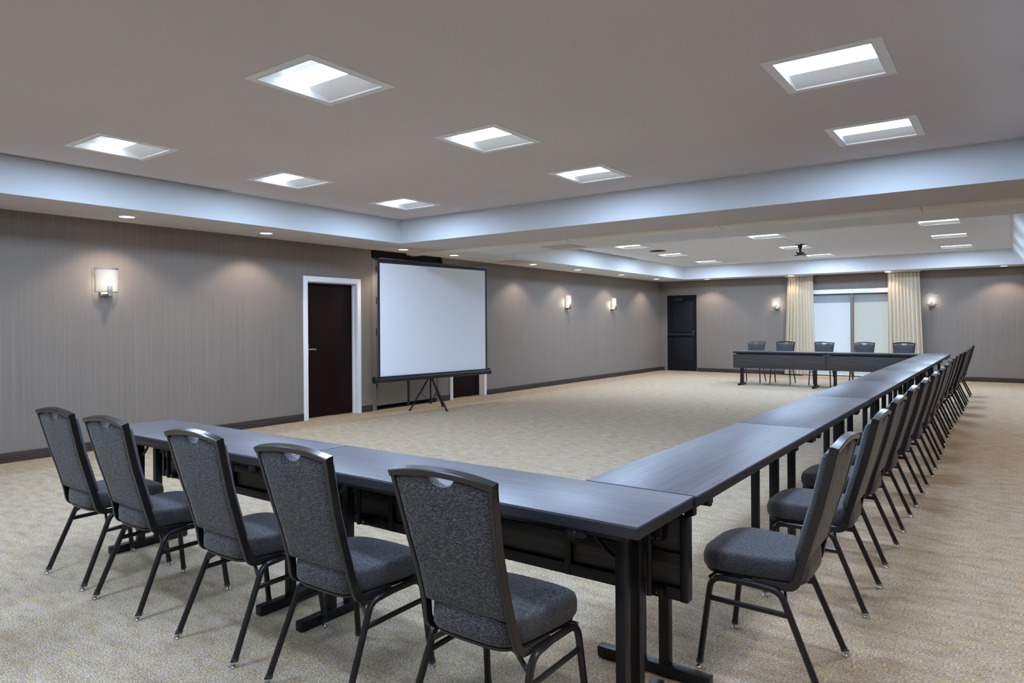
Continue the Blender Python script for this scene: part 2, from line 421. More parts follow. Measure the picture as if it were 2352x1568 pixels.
obj('door_closer', bm, 'door_hardware', root)
bm = B(); box(bm, x0 + .06, x1 - .06, YF - .05, YF - .02, 1.02, 1.075, .005)
box(bm, x0 + .33, x1 - .11, YF - .062, YF - .045, 1.028, 1.072, .004)
box(bm, x0 + .07, x0 + .12, YF - .02, YF + .02, 1.02, 1.075); box(bm, x1 - .13, x1 - .06, YF - .055, YF + .02, 1.0, 1.16, .006)
obj('push_bar', bm, 'door_hardware', root)

# window ---------------------------------------------------------------------------
root = thing('window_1', 'sliding glass door behind pulled down shades between the cream curtains', 'window', (0, 0, 0), 0, None, 'structure')
bm = B()
xm0, xm1 = -3.236, -3.167
for a, b in ((WX0, WX0 + .05), (xm0, xm1), (WX1 - .05, WX1)): box(bm, a, b, YF - .01, YF + .10, 0, WZ1, .003)
box(bm, WX0, WX1, YF + .02, YF + .10, 0, .045, .003); box(bm, WX0, WX1, YF + .02, YF + .10, WZ1 - .05, WZ1, .003)
obj('window_frame', bm, 'window_bronze', root)
for a, b, m in ((WX0 + .05, xm0, 'shade_cool'), (xm1, WX1 - .05, 'shade_warm')):
    bm = B(); box(bm, a, b, YF + .070, YF + .074, .045, WZ1 - .05)
    g = obj('glass_pane', bm, 'window_glass', root)
    bm = B(); bm.faces.new([bm.verts.new(p) for p in ((a + .004, YF + .03, .205), (b - .004, YF + .03, .205), (b - .004, YF + .03, WZ1 - .02), (a + .004, YF + .03, WZ1 - .02))])
    box(bm, a + .004, b - .004, YF + .026, YF + .036, .19, .21, .002)
    obj('roller_shade', bm, m, root)
bm = B(); box(bm, WX0 - .03, WX1 + .03, YF - .07, YF + .0, 2.098, 2.205, .004)
obj('valance', bm, 'white_enamel', root)
# outside
bm = B(); box(bm, -14, 8, YF + .2, 30, -.2, -.06)
struct('trim_3', bm, 'patio_concrete', 'bright concrete patio outside the window', 'patio')
bm = B(); box(bm, -14, -2.9, 24, 24.3, -.06, 3.4); 
struct('wall_garden', bm, 'garden_wall_paint', 'pale building wall outside the left half of the window', 'wall')
bm = B()
for i in range(7):
    x = -1.6 + i * 1.1
    t = B(); bmesh.ops.create_icosphere(t, subdivisions=3, radius=.9)
    for v in t.verts: v.co = Vector((v.co.x, v.co.y * .8, v.co.z * 1.7)) * (1 + .12 * math.sin(v.co.x * 9 + i) * math.cos(v.co.z * 8 + v.co.y * 5))
    join(bm, t, Matrix.Translation((x, 24.2, 1.2)))
tag(obj('hedge', bm, 'hedge_green'), 'sunlit pale hedge outside the right half of the window', 'hedge', None, 'stuff')
bm = B(); box(bm, -6.5, 0, YF + .2, YF + .38, 2.22, 2.40)
struct('trim_4', bm, 'eave_paint', 'grey roof overhang outside, seen through the top of the shades', 'eave')

# curtains ------------------------------------------------------------------------------
def curtain(name, xt0, xt1, xb0, xb1, label, ph, folds):
    root = thing(name, label, 'curtain', ((xt0 + xt1) / 2, YF - .17, 0), 0, 'cream curtains at the window')
    cx = (xt0 + xt1) / 2; bm = B(); nu, nv = folds * 12, 26; grid = []
    zb, zt = .035, 2.545
    for side in (0, 1):
        g = []
        for j in range(nv + 1):
            v = j / nv; row = []
            for i in range(nu + 1):
                u = i / nu
                w = u + .006 * math.sin(3 * v + 11 * u + ph) * math.sin(PI * u)
                x = (xb0 + (xb1 - xb0) * w) * (1 - v) + (xt0 + (xt1 - xt0) * w) * v - cx
                amp = (.040 - .012 * v) * (1 + .25 * math.sin(5.3 * u + ph))
                y = amp * math.sin(2 * PI * folds * u + .5 * math.sin(9 * u + ph) + .12 * math.sin(2.2 * v + 5 * u)) + .008 * math.sin(4 * PI * u + v)
                row.append(bm.verts.new((x, y + (.004 if side else 0), zb + (zt - zb) * v)))
            g.append(row)
        grid.append(g)
    for g in grid:
        for j in range(nv):
            for i in range(nu): bm.faces.new((g[j][i], g[j][i + 1], g[j + 1][i + 1], g[j + 1][i]))
    a, b = grid
    for j in range(nv):
        for i in (0, nu): bm.faces.new((a[j][i], a[j + 1][i], b[j + 1][i], b[j][i]))
    for i in range(nu):
        for j in (0, nv): bm.faces.new((a[j][i], b[j][i], b[j][i + 1], a[j][i + 1]))
    obj('drape', bm, 'curtain_linen', root, 60)
    bm = B(); box(bm, xt0 - cx - .06, xt1 - cx + .02, -.03, .03, 2.56, ZS - .002, .004)
    for k in range(folds + 1):
        x = xt0 - cx + .02 + (xt1 - xt0 - .04) * k / folds; tube(bm, (x, 0, 2.54), (x, 0, 2.562), .004, 8)
    obj('curtain_track', bm, 'white_enamel', root)
curtain('curtain', -4.70, -4.08, -4.79, -4.02, 'cream pleated floor length curtain left of the window', .3, 9)
curtain('curtain', -2.385, -1.72, -2.375, -1.63, 'cream pleated floor length curtain right of the window', 2.1, 9)

# ------------------------------------------------------------------ ceiling fittings
def make_troffer():
    root = thing('ceiling_light', '', 'ceiling light', (0, 0, ZC))
    bm = B(); ox, oy = .325, .342
    for x0, x1, y0, y1 in ((-ox, ox, -oy, -HY), (-ox, ox, HY, oy), (-ox, -HX, -HY, HY), (HX, ox, -HY, HY)): box(bm, x0, x1, y0, y1, -.005, .0)
    for x0, x1, y0, y1 in ((-HX, HX, -HY, -HY + .006), (-HX, HX, HY - .006, HY), (-HX, -HX + .006, -HY, HY), (HX - .006, HX, -HY, HY)): box(bm, x0, x1, y0, y1, -.008, .006)
    obj('trim_frame', bm, 'frame_white', root)
    bm = B(); H, LY = .055, .098; sec = []
    prof = [(-HY, .0)] + [(-HY + .006 + (HY - .006 - LY) * (t / 6), H * (math.sin(t / 6 * PI / 2))) for t in range(0, 7)]
    prof = prof + [(-y, z) for y, z in prof[::-1]]
    ra = [[bm.verts.new((x, y, z)) for y, z in prof] for x in (-HX, HX)]
    for i in range(len(prof) - 1): bm.faces.new((ra[0][i], ra[0][i + 1], ra[1][i + 1], ra[1][i]))
    for s, r in ((-1, ra[0]), (1, ra[1])):
        bm.faces.new([bm.verts.new(v.co) for v in r])
    obj('reflector', bm, 'white_enamel', root, 50)
    bm = B()
    n = 8; p2 = [(-LY + 2 * LY * t / n, H - .004 - .042 * math.sin(PI * t / n)) for t in range(n + 1)]
    rb = [[bm.verts.new((x, y, z)) for y, z in p2] for x in (-HX + .012, HX - .012)]
    for i in range(n): bm.faces.new((rb[0][i], rb[0][i + 1], rb[1][i + 1], rb[1][i]))
    top = [[bm.verts.new((x, y, H - .002)) for y in (-LY, LY)] for x in (-HX + .012, HX - .012)]
    bm.faces.new((top[0][0], top[1][0], top[1][1], top[0][1]))
    for k in (0, 1): bm.faces.new(rb[k] + [top[k][1], top[k][0]])
    for k in (0, 1): bm.faces.new((rb[0][-k], rb[1][-k], top[1][k], top[0][k]))
    obj('lens', bm, 'troffer_lens', root, 50)
    return root
tro = make_troffer(); first = True
def lamp(x, y, e):
    l = bpy.data.lights.new('troffer_lamp', 'AREA'); l.shape = 'RECTANGLE'; l.size = .5; l.size_y = .3; l.energy = e; l.color = COOL
    o = bpy.data.objects.new('troffer_lamp', l); C.objects.link(o); o.location = (x, y, ZC - .012); return o
for x, y in NEAR: lamp(x, y, LAMP)
for x, y in OUT: lamp(x, y, LAMP * 1.15)
for x, y in FAR: lamp(x, y, LAMP * FARK)
def place_troffer(x, y, label, group):
    global first
    if first:
        tro.location = (x, y, ZC); tro['label'] = label; tro['group'] = group; first = False
    else: dup(tro, (x, y, ZC), 0, label, group)
G1 = 'square troffers in the near ceiling tray'
nl = ['large square recessed ceiling light nearest the camera, top left of centre in the photo',
      'square recessed ceiling light at the far left, above the left wall lamp',
      'large square recessed ceiling light at the top right of the photo',
      'square recessed ceiling light at the middle of the near ceiling tray',
      'square recessed ceiling light in the left column, second from the camera',
      'square recessed ceiling light at the right, between the top right one and the beam',
      'square recessed ceiling light close to the dropped beam, middle of its row',
      'square recessed ceiling light in the tray corner above the mahogany door']
for (x, y), l in zip(NEAR, nl): place_troffer(x, y, l, G1)
for x, y in OUT: place_troffer(x, y, 'square recessed ceiling light overhead, just outside the photo', 'square troffers overhead outside the photo')
cols = ['left', 'middle', 'right']; rows = ['nearest the beam', 'second from the beam', 'nearest the far wall']
for i, (x, y) in enumerate(FAR):
    place_troffer(x, y, 'square light in the far ceiling tray, %s column, %s' % (cols[i // 3], rows[i % 3]), 'square troffers in the far ceiling tray')

def make_can():
    root = thing('downlight', '', 'downlight', (0, 0, ZS))
    bm = B()
    lathe(bm, [(.096, 0), (.096, -.003), (.080, -.007), (.076, -.004), (.076, 0)], n=28)
    obj('trim_ring', bm, 'white_enamel', root)
    bm = B(); lathe(bm, [(.075, -.002), (.075, -.0035), (.04, -.0045), (.001, -.005)], n=28)
    obj('lens', bm, 'downlight_lens', root)
    return root
CANS = [(-7.845, 3.62, 'round recessed downlight in the left soffit, nearest the camera'),
        (-7.85, 5.37, 'round recessed downlight in the left soffit, just left of the mahogany door'),
        (-7.87, 7.89, 'round recessed downlight above the left edge of the projection screen'),
        (-7.85, 9.11, 'round recessed downlight just beyond the partition track, above the screen'),
        (-7.83, 11.53, 'round recessed downlight in the left soffit, right of the projection screen'),
        (-7.83, 13.31, 'round recessed downlight above the nearer of two left wall lamps'),
        (-7.83, 15.45, 'round recessed downlight above the farther of two left wall lamps'),
        (-7.83, 17.55, 'round recessed downlight in the far left corner above the exit door'),
        (-6.80, 18.62, 'round recessed downlight in the far soffit, right of the exit door'),
        (-4.58, 18.60, 'round recessed downlight above the left curtain'),
        (-2.36, 18.62, 'round recessed downlight above the right curtain'),
        (-.10, 18.60, 'round recessed downlight at the right end of the far soffit')]
can = make_can()
def spot(x, y, e, size=118, col=(1., .85, .76)):
    l = bpy.data.lights.new('downlight_beam', 'SPOT'); l.energy = e; l.spot_size = math.radians(size); l.spot_blend = .45
    l.color = col; l.shadow_soft_size = .05
    o = bpy.data.objects.new('downlight_beam', l); C.objects.link(o); o.location = (x, y, ZS - .02); return o
SPOT = 54
for i, (x, y, l) in enumerate(CANS):
    if i == 0: can.location = (x, y, ZS); can['label'] = l; can['group'] = 'downlights around the soffits'
    else: dup(can, (x, y, ZS), 0, l, 'downlights around the soffits')
    spot(x, y if y < 18.5 else 18.45, SPOT if not (18.5 < y and -5 < x < -2) else SPOT * .4)
for y in (.4, 2.6, 5.0, 7.9, 9.6, 12, 14.4, 16.8): spot(.82, y, SPOT * 1.15, 118, (1., .80, .68))
for x in (-6.5, -4.2, -2.0): spot(x, -1.8, SPOT * .7)

# linear slot diffusers, vent, hatches, sprinkler, projector mount
for y0, y1, l in ((-.4, 4.46, 'long dark linear air slot along the left edge of the near ceiling tray'), (11.4, 15.19, 'long dark linear air slot along the left edge of the far ceiling tray')):
    cy = (y0 + y1) / 2; h = (y1 - y0) / 2
    root = thing('slot_diffuser', l, 'air vent', (XT + .045, cy, ZC), 0, 'linear air slots')
    bm = B(); box(bm, -.026, .026, -h, h, -.004, 0); obj('slot', bm, 'slot_dark', root)
    bm = B(); box(bm, -.036, -.024, -h - .02, h + .02, -.008, 0); box(bm, .024, .036, -h - .02, h + .02, -.008, 0); box(bm, -.036, .036, h, h + .02, -.007, 0); box(bm, -.036, .036, -h - .02, -h, -.007, 0)
    obj('flange', bm, 'ceiling_paint', root)
bm = B()
for r0, r1 in ((.17, .145), (.125, .10), (.08, .055)): lathe(bm, [(r0, 0), (r0, -.010), (r1, -.004), (r1, 0)], n=28)
lathe(bm, [(.14, -.0005), (.14, -.002), (.001, -.002)], n=24)
o = obj('round_vent', bm, 'slot_dark'); o.location = (-6.14, 13.83, ZC)
tag(o, 'dark round ceiling vent beside the left column of far lights', 'air vent')
for cx, cy, hx, hy, l in ((-5.68, 9.22, .27, .22, 'square access panel on the underside of the dropped beam'), (-7.83, 10.87, .24, .32, 'square access panel in the left soffit, right of the screen')):
    root = thing('ceiling_access_panel', l, 'hatch', (cx, cy, ZS), 0, 'ceiling access panels')
    bm = B(); box(bm, -hx, hx, -hy, hy, -.004, 0, .001); obj('panel', bm, 'ceiling_paint', root)
    bm = B()
    for x0, x1, y0, y1 in ((-hx, hx, -hy - .012, -hy), (-hx, hx, hy, hy + .012), (-hx - .012, -hx, -hy - .012, hy + .012), (hx, hx + .012, -hy - .012, hy + .012)): box(bm, x0, x1, y0, y1, -.002, 0)
    obj('gap', bm, 'jamb_metal', root)
root = thing('ceiling_sprinkler', 'small white sprinkler head hanging from the beam above the screen', 'sprinkler', (-6.92, 9.60, ZS))
bm = B(); lathe(bm, [(.035, 0), (.035, -.004), (.014, -.008), (.010, -.03), (.012, -.045)], n=16); obj('body', bm, 'white_enamel', root)
bm = B(); lathe(bm, [(.024, -.062), (.024, -.066), (.004, -.066)], n=16); tube(bm, (.011, 0, -.04), (.006, 0, -.064), .003, 6); tube(bm, (-.011, 0, -.04), (-.006, 0, -.064), .003, 6); obj('deflector', bm, 'steel', root)
root = thing('projector_mount', 'dark projector mount hanging from the far ceiling tray', 'mount', (-3.40, 14.55, ZC))
bm = B(); box(bm, -.09, .09, -.09, .09, -.006, 0); lathe(bm, [(.05, -.006), (.046, -.03), (.022, -.11), (.022, -.13), (.05, -.165)], n=20); obj('column', bm, 'door_hardware', root)
bm = B(); box(bm, -.062, .062, -.06, .06, -.185, -.155, .006); box(bm, -.052, .052, -.05, .05, -.215, -.185, .005); obj('head', bm, 'black_plastic', root)
for p in (((-.03, 0, -.210), (-.11, -.025, -.218)), ((-.0, -.02, -.212), (-.045, -.09, -.228)), ((.03, .01, -.212), (.085, .04, -.216)), ((.055, 0, -.172), (.10, .045, -.21))):
    bm = B(); bar(bm, p[0], p[1], .014, .012, (0, 0, 1)); obj('arm', bm, 'black_plastic', root)
bm = B(); bar(bm, (-3.40, 13.1, ZC - .006), (-3.40, 14.46, ZC - .006), .03, .012, (1, 0, 0))
tag(obj('cable_raceway', bm, 'white_enamel'), 'thin white cable cover on the ceiling leading to the projector mount', 'cable cover')

# ------------------------------------------------------------------ wall sconces (built facing +X, wall at x = 0)
def make_sconce():
    root = thing('wall_lamp', '', 'wall lamp')
    R, W, H0, H1 = .16, .122, -.125, .155
    a0 = math.asin(W / R)
    arc = lambda r, k, n=14: (r * math.cos(-a0 + 2 * a0 * k / n) - R + .10, r * math.sin(-a0 + 2 * a0 * k / n))
    bm = B()
    loft(bm, [[(*arc(R, k), z) for k in range(15)] + [(*arc(R - .005, k), z) for k in range(14, -1, -1)] for z in (H0 + .012, 0.0, H1 - .012)])
    obj('lamp_shade', bm, 'sconce_glass', root)
    bm = B()
    for z0, z1 in ((H0, H0 + .014), (H1 - .014, H1)):
        loft(bm, [[(*arc(R + .004, k), z) for k in range(15)] + [(*arc(R - .008, k), z) for k in range(14, -1, -1)] for z in (z0, z1)])
    for k in (0, 14):
        x, y = arc(R, k); box(bm, x - .008, x + .004, y - .005, y + .005, H0, H1)
    obj('shade_frame', bm, 'nickel', root)
    bm = B(); box(bm, .0, .014, -.055, .055, -.165, .06, .003)
    box(bm, .0, .130, -.024, .024, H0 - .045, H0 - .012, .003); box(bm, .108, .130, -.024, .024, H0 - .045, H0 + .075, .003)
    obj('bracket', bm, 'nickel', root)
    bm = B(); lathe(bm, [(.012, -.08), (.016, -.05), (.020, -.01), (.018, .03), (.006, .05)], c=(.045, 0, 0), n=14); tube(bm, (.045, 0, -.13), (.045, 0, -.078), .014, 12)
    obj('bulb', bm, 'bulb_glow', root)
    return root
sc = make_sconce(); k = 0
for x, y, rz, l in ((XL, 3.59, 0, 'square frosted wall lamp on the left wall, nearest the camera'), (XL, 13.60, 0, 'frosted wall lamp on the left wall, right of the screen, nearer of two'),
                    (XL, 15.85, 0, 'frosted wall lamp on the left wall, right of the screen, farther of two'), (-5.02, YF, -PI / 2, 'frosted wall lamp on the far wall, left of the curtains'),
                    (-1.48, YF, -PI / 2, 'frosted wall lamp on the far wall, right of the curtains')):
    if k == 0: sc.location = (x, y, 1.895); sc.rotation_euler.z = rz; sc['label'] = l; sc['group'] = 'frosted wall lamps'
    else: dup(sc, (x, y, 1.895), rz, l, 'frosted wall lamps')
    k += 1

# ------------------------------------------------------------------ projection screen
SL, SR = Vector((-7.745, 7.14, 0)), Vector((-7.50, 9.63, 0))
sd = (SR - SL); SLEN = sd.length; srz = math.atan2(sd.y, sd.x)      # local X runs along the screen
mid = (SL + SR) / 2
root = thing('projection_screen', 'large white tripod projection screen standing in front of the left wall', 'projection screen', (mid.x, mid.y, 0), srz)
h = SLEN / 2; SF = 1.195
# local -Y faces the room (room is at +X world): the screen direction is ~ +Y world, so local -Y is world +X
bm = B()
def sheet(x0, x1, z0, z1, y, mi):
    box(bm, x0, x1, y, y + .0012, z0, z1, mi=mi)
sheet(-SF + .045, SF - .045, .60, 2.325, -.012, 0)
sheet(-SF, -SF + .045, .60, 2.37, -.012, 1); sheet(SF - .045, SF, .60, 2.37, -.012, 1); sheet(-SF + .045, SF - .045, 2.325, 2.37, -.012, 1)
obj('screen_fabric', bm, ['screen_white', 'screen_black'], root)
bm = B(); box(bm, -h + .01, h - .01, -.02, .012, 2.365, 2.395, .004); obj('top_bar', bm, 'case_black', root)
bm = B()
sweep(bm, [(-h, 0, .553), (h, 0, .553)], [(u * .042, v * .05) for u, v in circ(1, 20)], (0, 1, 0))
bar(bm, (-h + .03, -.03, .59), (h - .03, -.03, .59), .03, .02, (0, 1, 0))
cs = obj('screen_case', bm, 'case_black', root)
for x in (-h, h):
    bm = B(); sweep(bm, [(x - .012, 0, .553), (x + .012, 0, .553)], [(u * .049, v * .056) for u, v in circ(1, 20)], (0, 1, 0))
    obj('end_cap', bm, 'black_plastic', cs)
bm = B(); box(bm, 1.02, 1.035, -.048, -.036, .545, .572); obj('catch', bm, 'steel', cs)
tri = Vector((-7.61, 8.30, 0)); M = Matrix.Rotation(-srz, 4, 'Z')
loc = lambda p: M @ (Vector(p) - Vector((mid.x, mid.y, 0)))
pc = loc(tri) + Vector((0, .075, 0))
bm = B(); tube(bm, (pc.x, pc.y, .10), (pc.x, pc.y, 2.36), .014); box(bm, pc.x - .03, pc.x + .03, -.02, pc.y + .02, .535, .575, .004); box(bm, pc.x - .02, pc.x + .02, -.0, pc.y + .015, 2.345, 2.385, .003)
obj('pole', bm, 'black_metal', root)
bm = B(); lathe(bm, [(.03, .50), (.036, .505), (.036, .535), (.022, .545)], c=(pc.x, pc.y, 0)); lathe(bm, [(.018, .09), (.022, .1), (.022, .135), (.016, .14)], c=(pc.x, pc.y, 0))
obj('collar', bm, 'black_plastic', root)
for w in ((-7.824, 7.973, 0), (-7.27, 8.235, 0), (-7.73, 8.655, 0)):
    f = loc(w); d = Vector((f.x - pc.x, f.y - pc.y, 0)).normalized()
    a = Vector((pc.x, pc.y, .52)) + d * .03; b = Vector((f.x, f.y, .012)); m_ = a.lerp(b, .46)
    ax = Vector((-d.y, d.x, 0))
    bm = B(); bar(bm, a, b, .026, .016, ax)
    lg = obj('leg', bm, 'black_metal', root)
    bm = B(); box(bm, -.016, .016, -.016, .016, 0, .03, .005); bmesh.ops.translate(bm, vec=(f.x, f.y, 0), verts=bm.verts); obj('rubber_foot', bm, 'black_plastic', lg)
    bm = B(); bar(bm, m_, Vector((pc.x, pc.y, .12)) + d * .02, .012, .006, ax); obj('brace', bm, 'black_metal', root)

# ------------------------------------------------------------------ banquet chair
BACK = [(-.285, .945), (-.257, .83), (-.227, .71), (-.194, .60), (-.166, .50), (-.154, .455), (-.140, .405), (-.098, .384), (.0, .381)]
def yb(z):
    pts = BACK[:7]
    for (y0, z0), (y1, z1) in zip(pts, pts[1:]):
        if z >= z1: return y0 + (y1 - y0) * (z0 - z) / (z0 - z1)
    return pts[-1][0]
HW = [(.945, .209), (.83, .197), (.71, .187), (.60, .181), (.50, .181), (.40, .188), (.30, .19)]
def hw(z):
    for (z0, w0), (z1, w1) in zip(HW, HW[1:]):
        if z >= z1: return w0 + (w1 - w0) * min(1, max(0, (z0 - z) / (z0 - z1)))
    return HW[-1][1]
CROWN = lambda x: .928 + .021 * (1 - (x / .209) ** 2)
def make_chair():
    root = thing('banquet_chair', '', 'chair')
    # seat cushion
    def plan(k, n=56, s=1., ins=0.):
        a = 2 * PI * k / n; ca, sa = math.cos(a), math.sin(a); e = 2 / (5.0 if sa < 0 else 3.8)
        x = abs(ca) ** e * (1 if ca > 0 else -1); y = abs(sa) ** e * (1 if sa > 0 else -1)
        yy = y * (.205 - ins) ; wx = .195 + .023 * y
        return ((wx - ins) * x * s, .034 + yy * s)
    rings = []
    for z, ins in ((.396, .012), (.400, .002), (.410, -.003), (.440, -.0035), (.460, -.002), (.468, .0), (.473, .003), (.4765, .008), (.478, .016), (.4788, .03), (.480, .07), (.481, .11), (.4815, .15)):
        r = []
        for k in range(56):
            x, y = plan(k, ins=ins)
            f = max(0., (y - .10) / .13)
            r.append((x, y, z - (.018 * f * f if z > .45 else 0) + .006 * (1 - (x / .2) ** 2) * (1 if z > .47 else 0) + (.010 * max(0, (-.08 - y) / .1) if z > .45 else 0)))
        rings.append(r)
    bm = B(); loft(bm, rings); obj('seat', bm, 'chair_fabric', root, 50)
    bm = B(); loft(bm, [[(*plan(k, ins=i), z) for k in range(56)] for z, i in ((.380, .030), (.383, .010), (.394, .006), (.3965, .014))]); obj('seat_pan', bm, 'chair_leg', root)
    # upholstered back panel
    out = []
    n = 18
    for k in range(n + 1):                                   # right side going up
        z = .487 + (.905 - .487) * k / n; out.append((hw(z) - .014, z))
    top = lambda x: CROWN(x) - .0245
    for k in range(1, 73):                                   # across the top with the hand hole
        x = (hw(.905) - .014) * (1 - 2 * k / 72); z = top(x)
        if abs(x) < .055: z -= .029 * (1 - (x / .055) ** 2) ** .75
        out.append((x, z))
    for k in range(1, n + 1):
        z = .905 - (.905 - .487) * k / n; out.append((-(hw(z) - .014), z))
    for k in range(1, 12): out.append(((hw(.487) - .014) * (-1 + 2 * k / 12), .487 - .004 * math.sin(PI * k / 12)))
    c = (0, .70)
    rings = []
    for s, off in ((.45, -.016), (.82, -.016), (.95, -.014), (.992, -.008), (1., .004), (.995, .018), (.965, .032), (.90, .040), (.75, .045), (.45, .047)):
        rings.append([(c[0] + (x - c[0]) * s, yb(c[1] + (z - c[1]) * s) + off, c[1] + (z - c[1]) * s) for x, z in out])
    bm = B(); loft(bm, rings); obj('backrest', bm, 'chair_fabric', root, 50)
    # back frame: two rails and an arched crown
    bm = B(); sec = rect(.017, .032, .003)
    for s in (-1, 1):
        pts = [(s * (hw(z) - .0085), y, z) for y, z in [(yb(z), z) for z in (.928, .89, .83, .77, .71, .655, .60, .55, .50, .465)]]
        pts += fillet([(s * .1795, -.156, .465), (s * .182, -.140, .384), (s * .186, .02, .381)], .055)[1:]
        sweep(bm, pts, sec, (1, 0, 0))
    cr = [(x, yb(CROWN(x)) , CROWN(x) - .009) for x in [-.2075 + .415 * k / 20 for k in range(21)]]
    sweep(bm, cr, rect(.0315, .023, .003), (0, .97, .237))
    obj('back_frame', bm, 'chair_frame', root)
    # legs
    for s in (-1, 1):
        for fr in (1, 0):
            p = fillet([(s * .196, .03, .372), (s * .2, .178, .372), (s * .218, .221, .026)], .055) if fr else fillet([(s * .196, .03, .372), (s * .2, -.088, .366), (s * .219, -.232, .026)], .06)
            bm = B(); sweep(bm, p, rect(.021, .023, .005), (1, 0, 0)); lg = obj('leg', bm, 'chair_leg', root)
            x, y = s * (.219 if not fr else .2188), (.2235 if fr else -.241)
            bm = B(); lathe(bm, [(.013, 0), (.0145, .002), (.0145, .007), (.0115, .011), (.0105, .024)], c=(x, y, 0), n=14)
            d = (Vector(p[-1]) - Vector(p[-2])).normalized(); e = Vector(p[-1])
            sweep(bm, [e - d * .008, e + d * .005], rect(.0238, .0258, .005), (1, 0, 0), mi=1)
            obj('glide', bm, ['chrome', 'clear_plastic'], lg)
        bm = B(); sweep(bm, [(s * .2075, .196, .288), (s * .2065, -.122, .284)], rect(.012, .021, .004), (1, 0, 0)); obj('stretcher', bm, 'chair_leg', root)
    bm = B(); sweep(bm, fillet([(-.2065, -.112, .318), (-.13, -.085, .366), (.13, -.085, .366), (.2065, -.112, .318)], .05), rect(.010, .018, .003), (0, 1, 0)); obj('arch_brace', bm, 'chair_leg', root)
    bm = B(); sweep(bm, fillet([(-.2, .185, .366), (-.12, .165, .376), (.12, .165, .376), (.2, .185, .366)], .05), rect(.010, .014, .003), (0, 1, 0)); obj('front_brace', bm, 'chair_leg', root)
    return root
chair = make_chair(); used = [0]
def place_chair(x, y, rz, label, group):
    if not used[0]: chair.location = (x, y, 0); chair.rotation_euler.z = rz; chair['label'] = label; chair['group'] = group; used[0] = 1
    else: dup(chair, (x, y, 0), rz, label, group)
row = [(-4.17, 'leftmost'), (-3.555, 'second from the left'), (-2.775, 'third from the left'), (-2.11, 'fourth from the left'), (-1.39, 'rightmost, closest to the camera')]
for i, (x, l) in enumerate(row):
    place_chair(x, 1.823 + (.0, -.01, .0, .0, .002)[i], math.radians((.5, 0, -.4, .3, 0)[i]), 'black patterned banquet chair along the front table row, ' + l, 'chairs along the front tables')
ORD = ['first', 'second', 'third', 'fourth', 'fifth', 'sixth', 'seventh', 'eighth', 'ninth', 'tenth', 'eleventh', 'twelfth', 'thirteenth', 'fourteenth', 'fifteenth']
col = [2.89, 3.782, 4.575, 5.36, 6.12, 6.90, 7.71, 8.48, 9.26, 10.0, 10.73, 11.49, 12.23, 12.99, 13.755, 15.02]
cxs = [-.795, -.79, -.806, -.81, -.806, -.80, -.803, -.81, -.83, -.838, -.838, -.83, -.81, -.815, -.815, -.815]
for i, (y, x) in enumerate(zip(col, cxs)):
    l = 'black banquet chair in the right hand row, ' + (ORD[i] + ' from the camera' if i < 15 else 'last one, nearest the far wall')
    place_chair(x, y, PI / 2 + math.radians((0, .4, -.6, .3, 0, -.5, .5, .2)[i % 8]), l, 'chairs along the right hand tables')
for i, x in enumerate((-4.79, -4.14, -3.32, -2.525, -1.78)):
    place_chair(x, 16.05, PI, 'black banquet chair facing us behind the far tables, ' + ['leftmost', 'second from the left', 'middle one', 'fourth from the left', 'rightmost'][i], 'chairs behind the far tables')

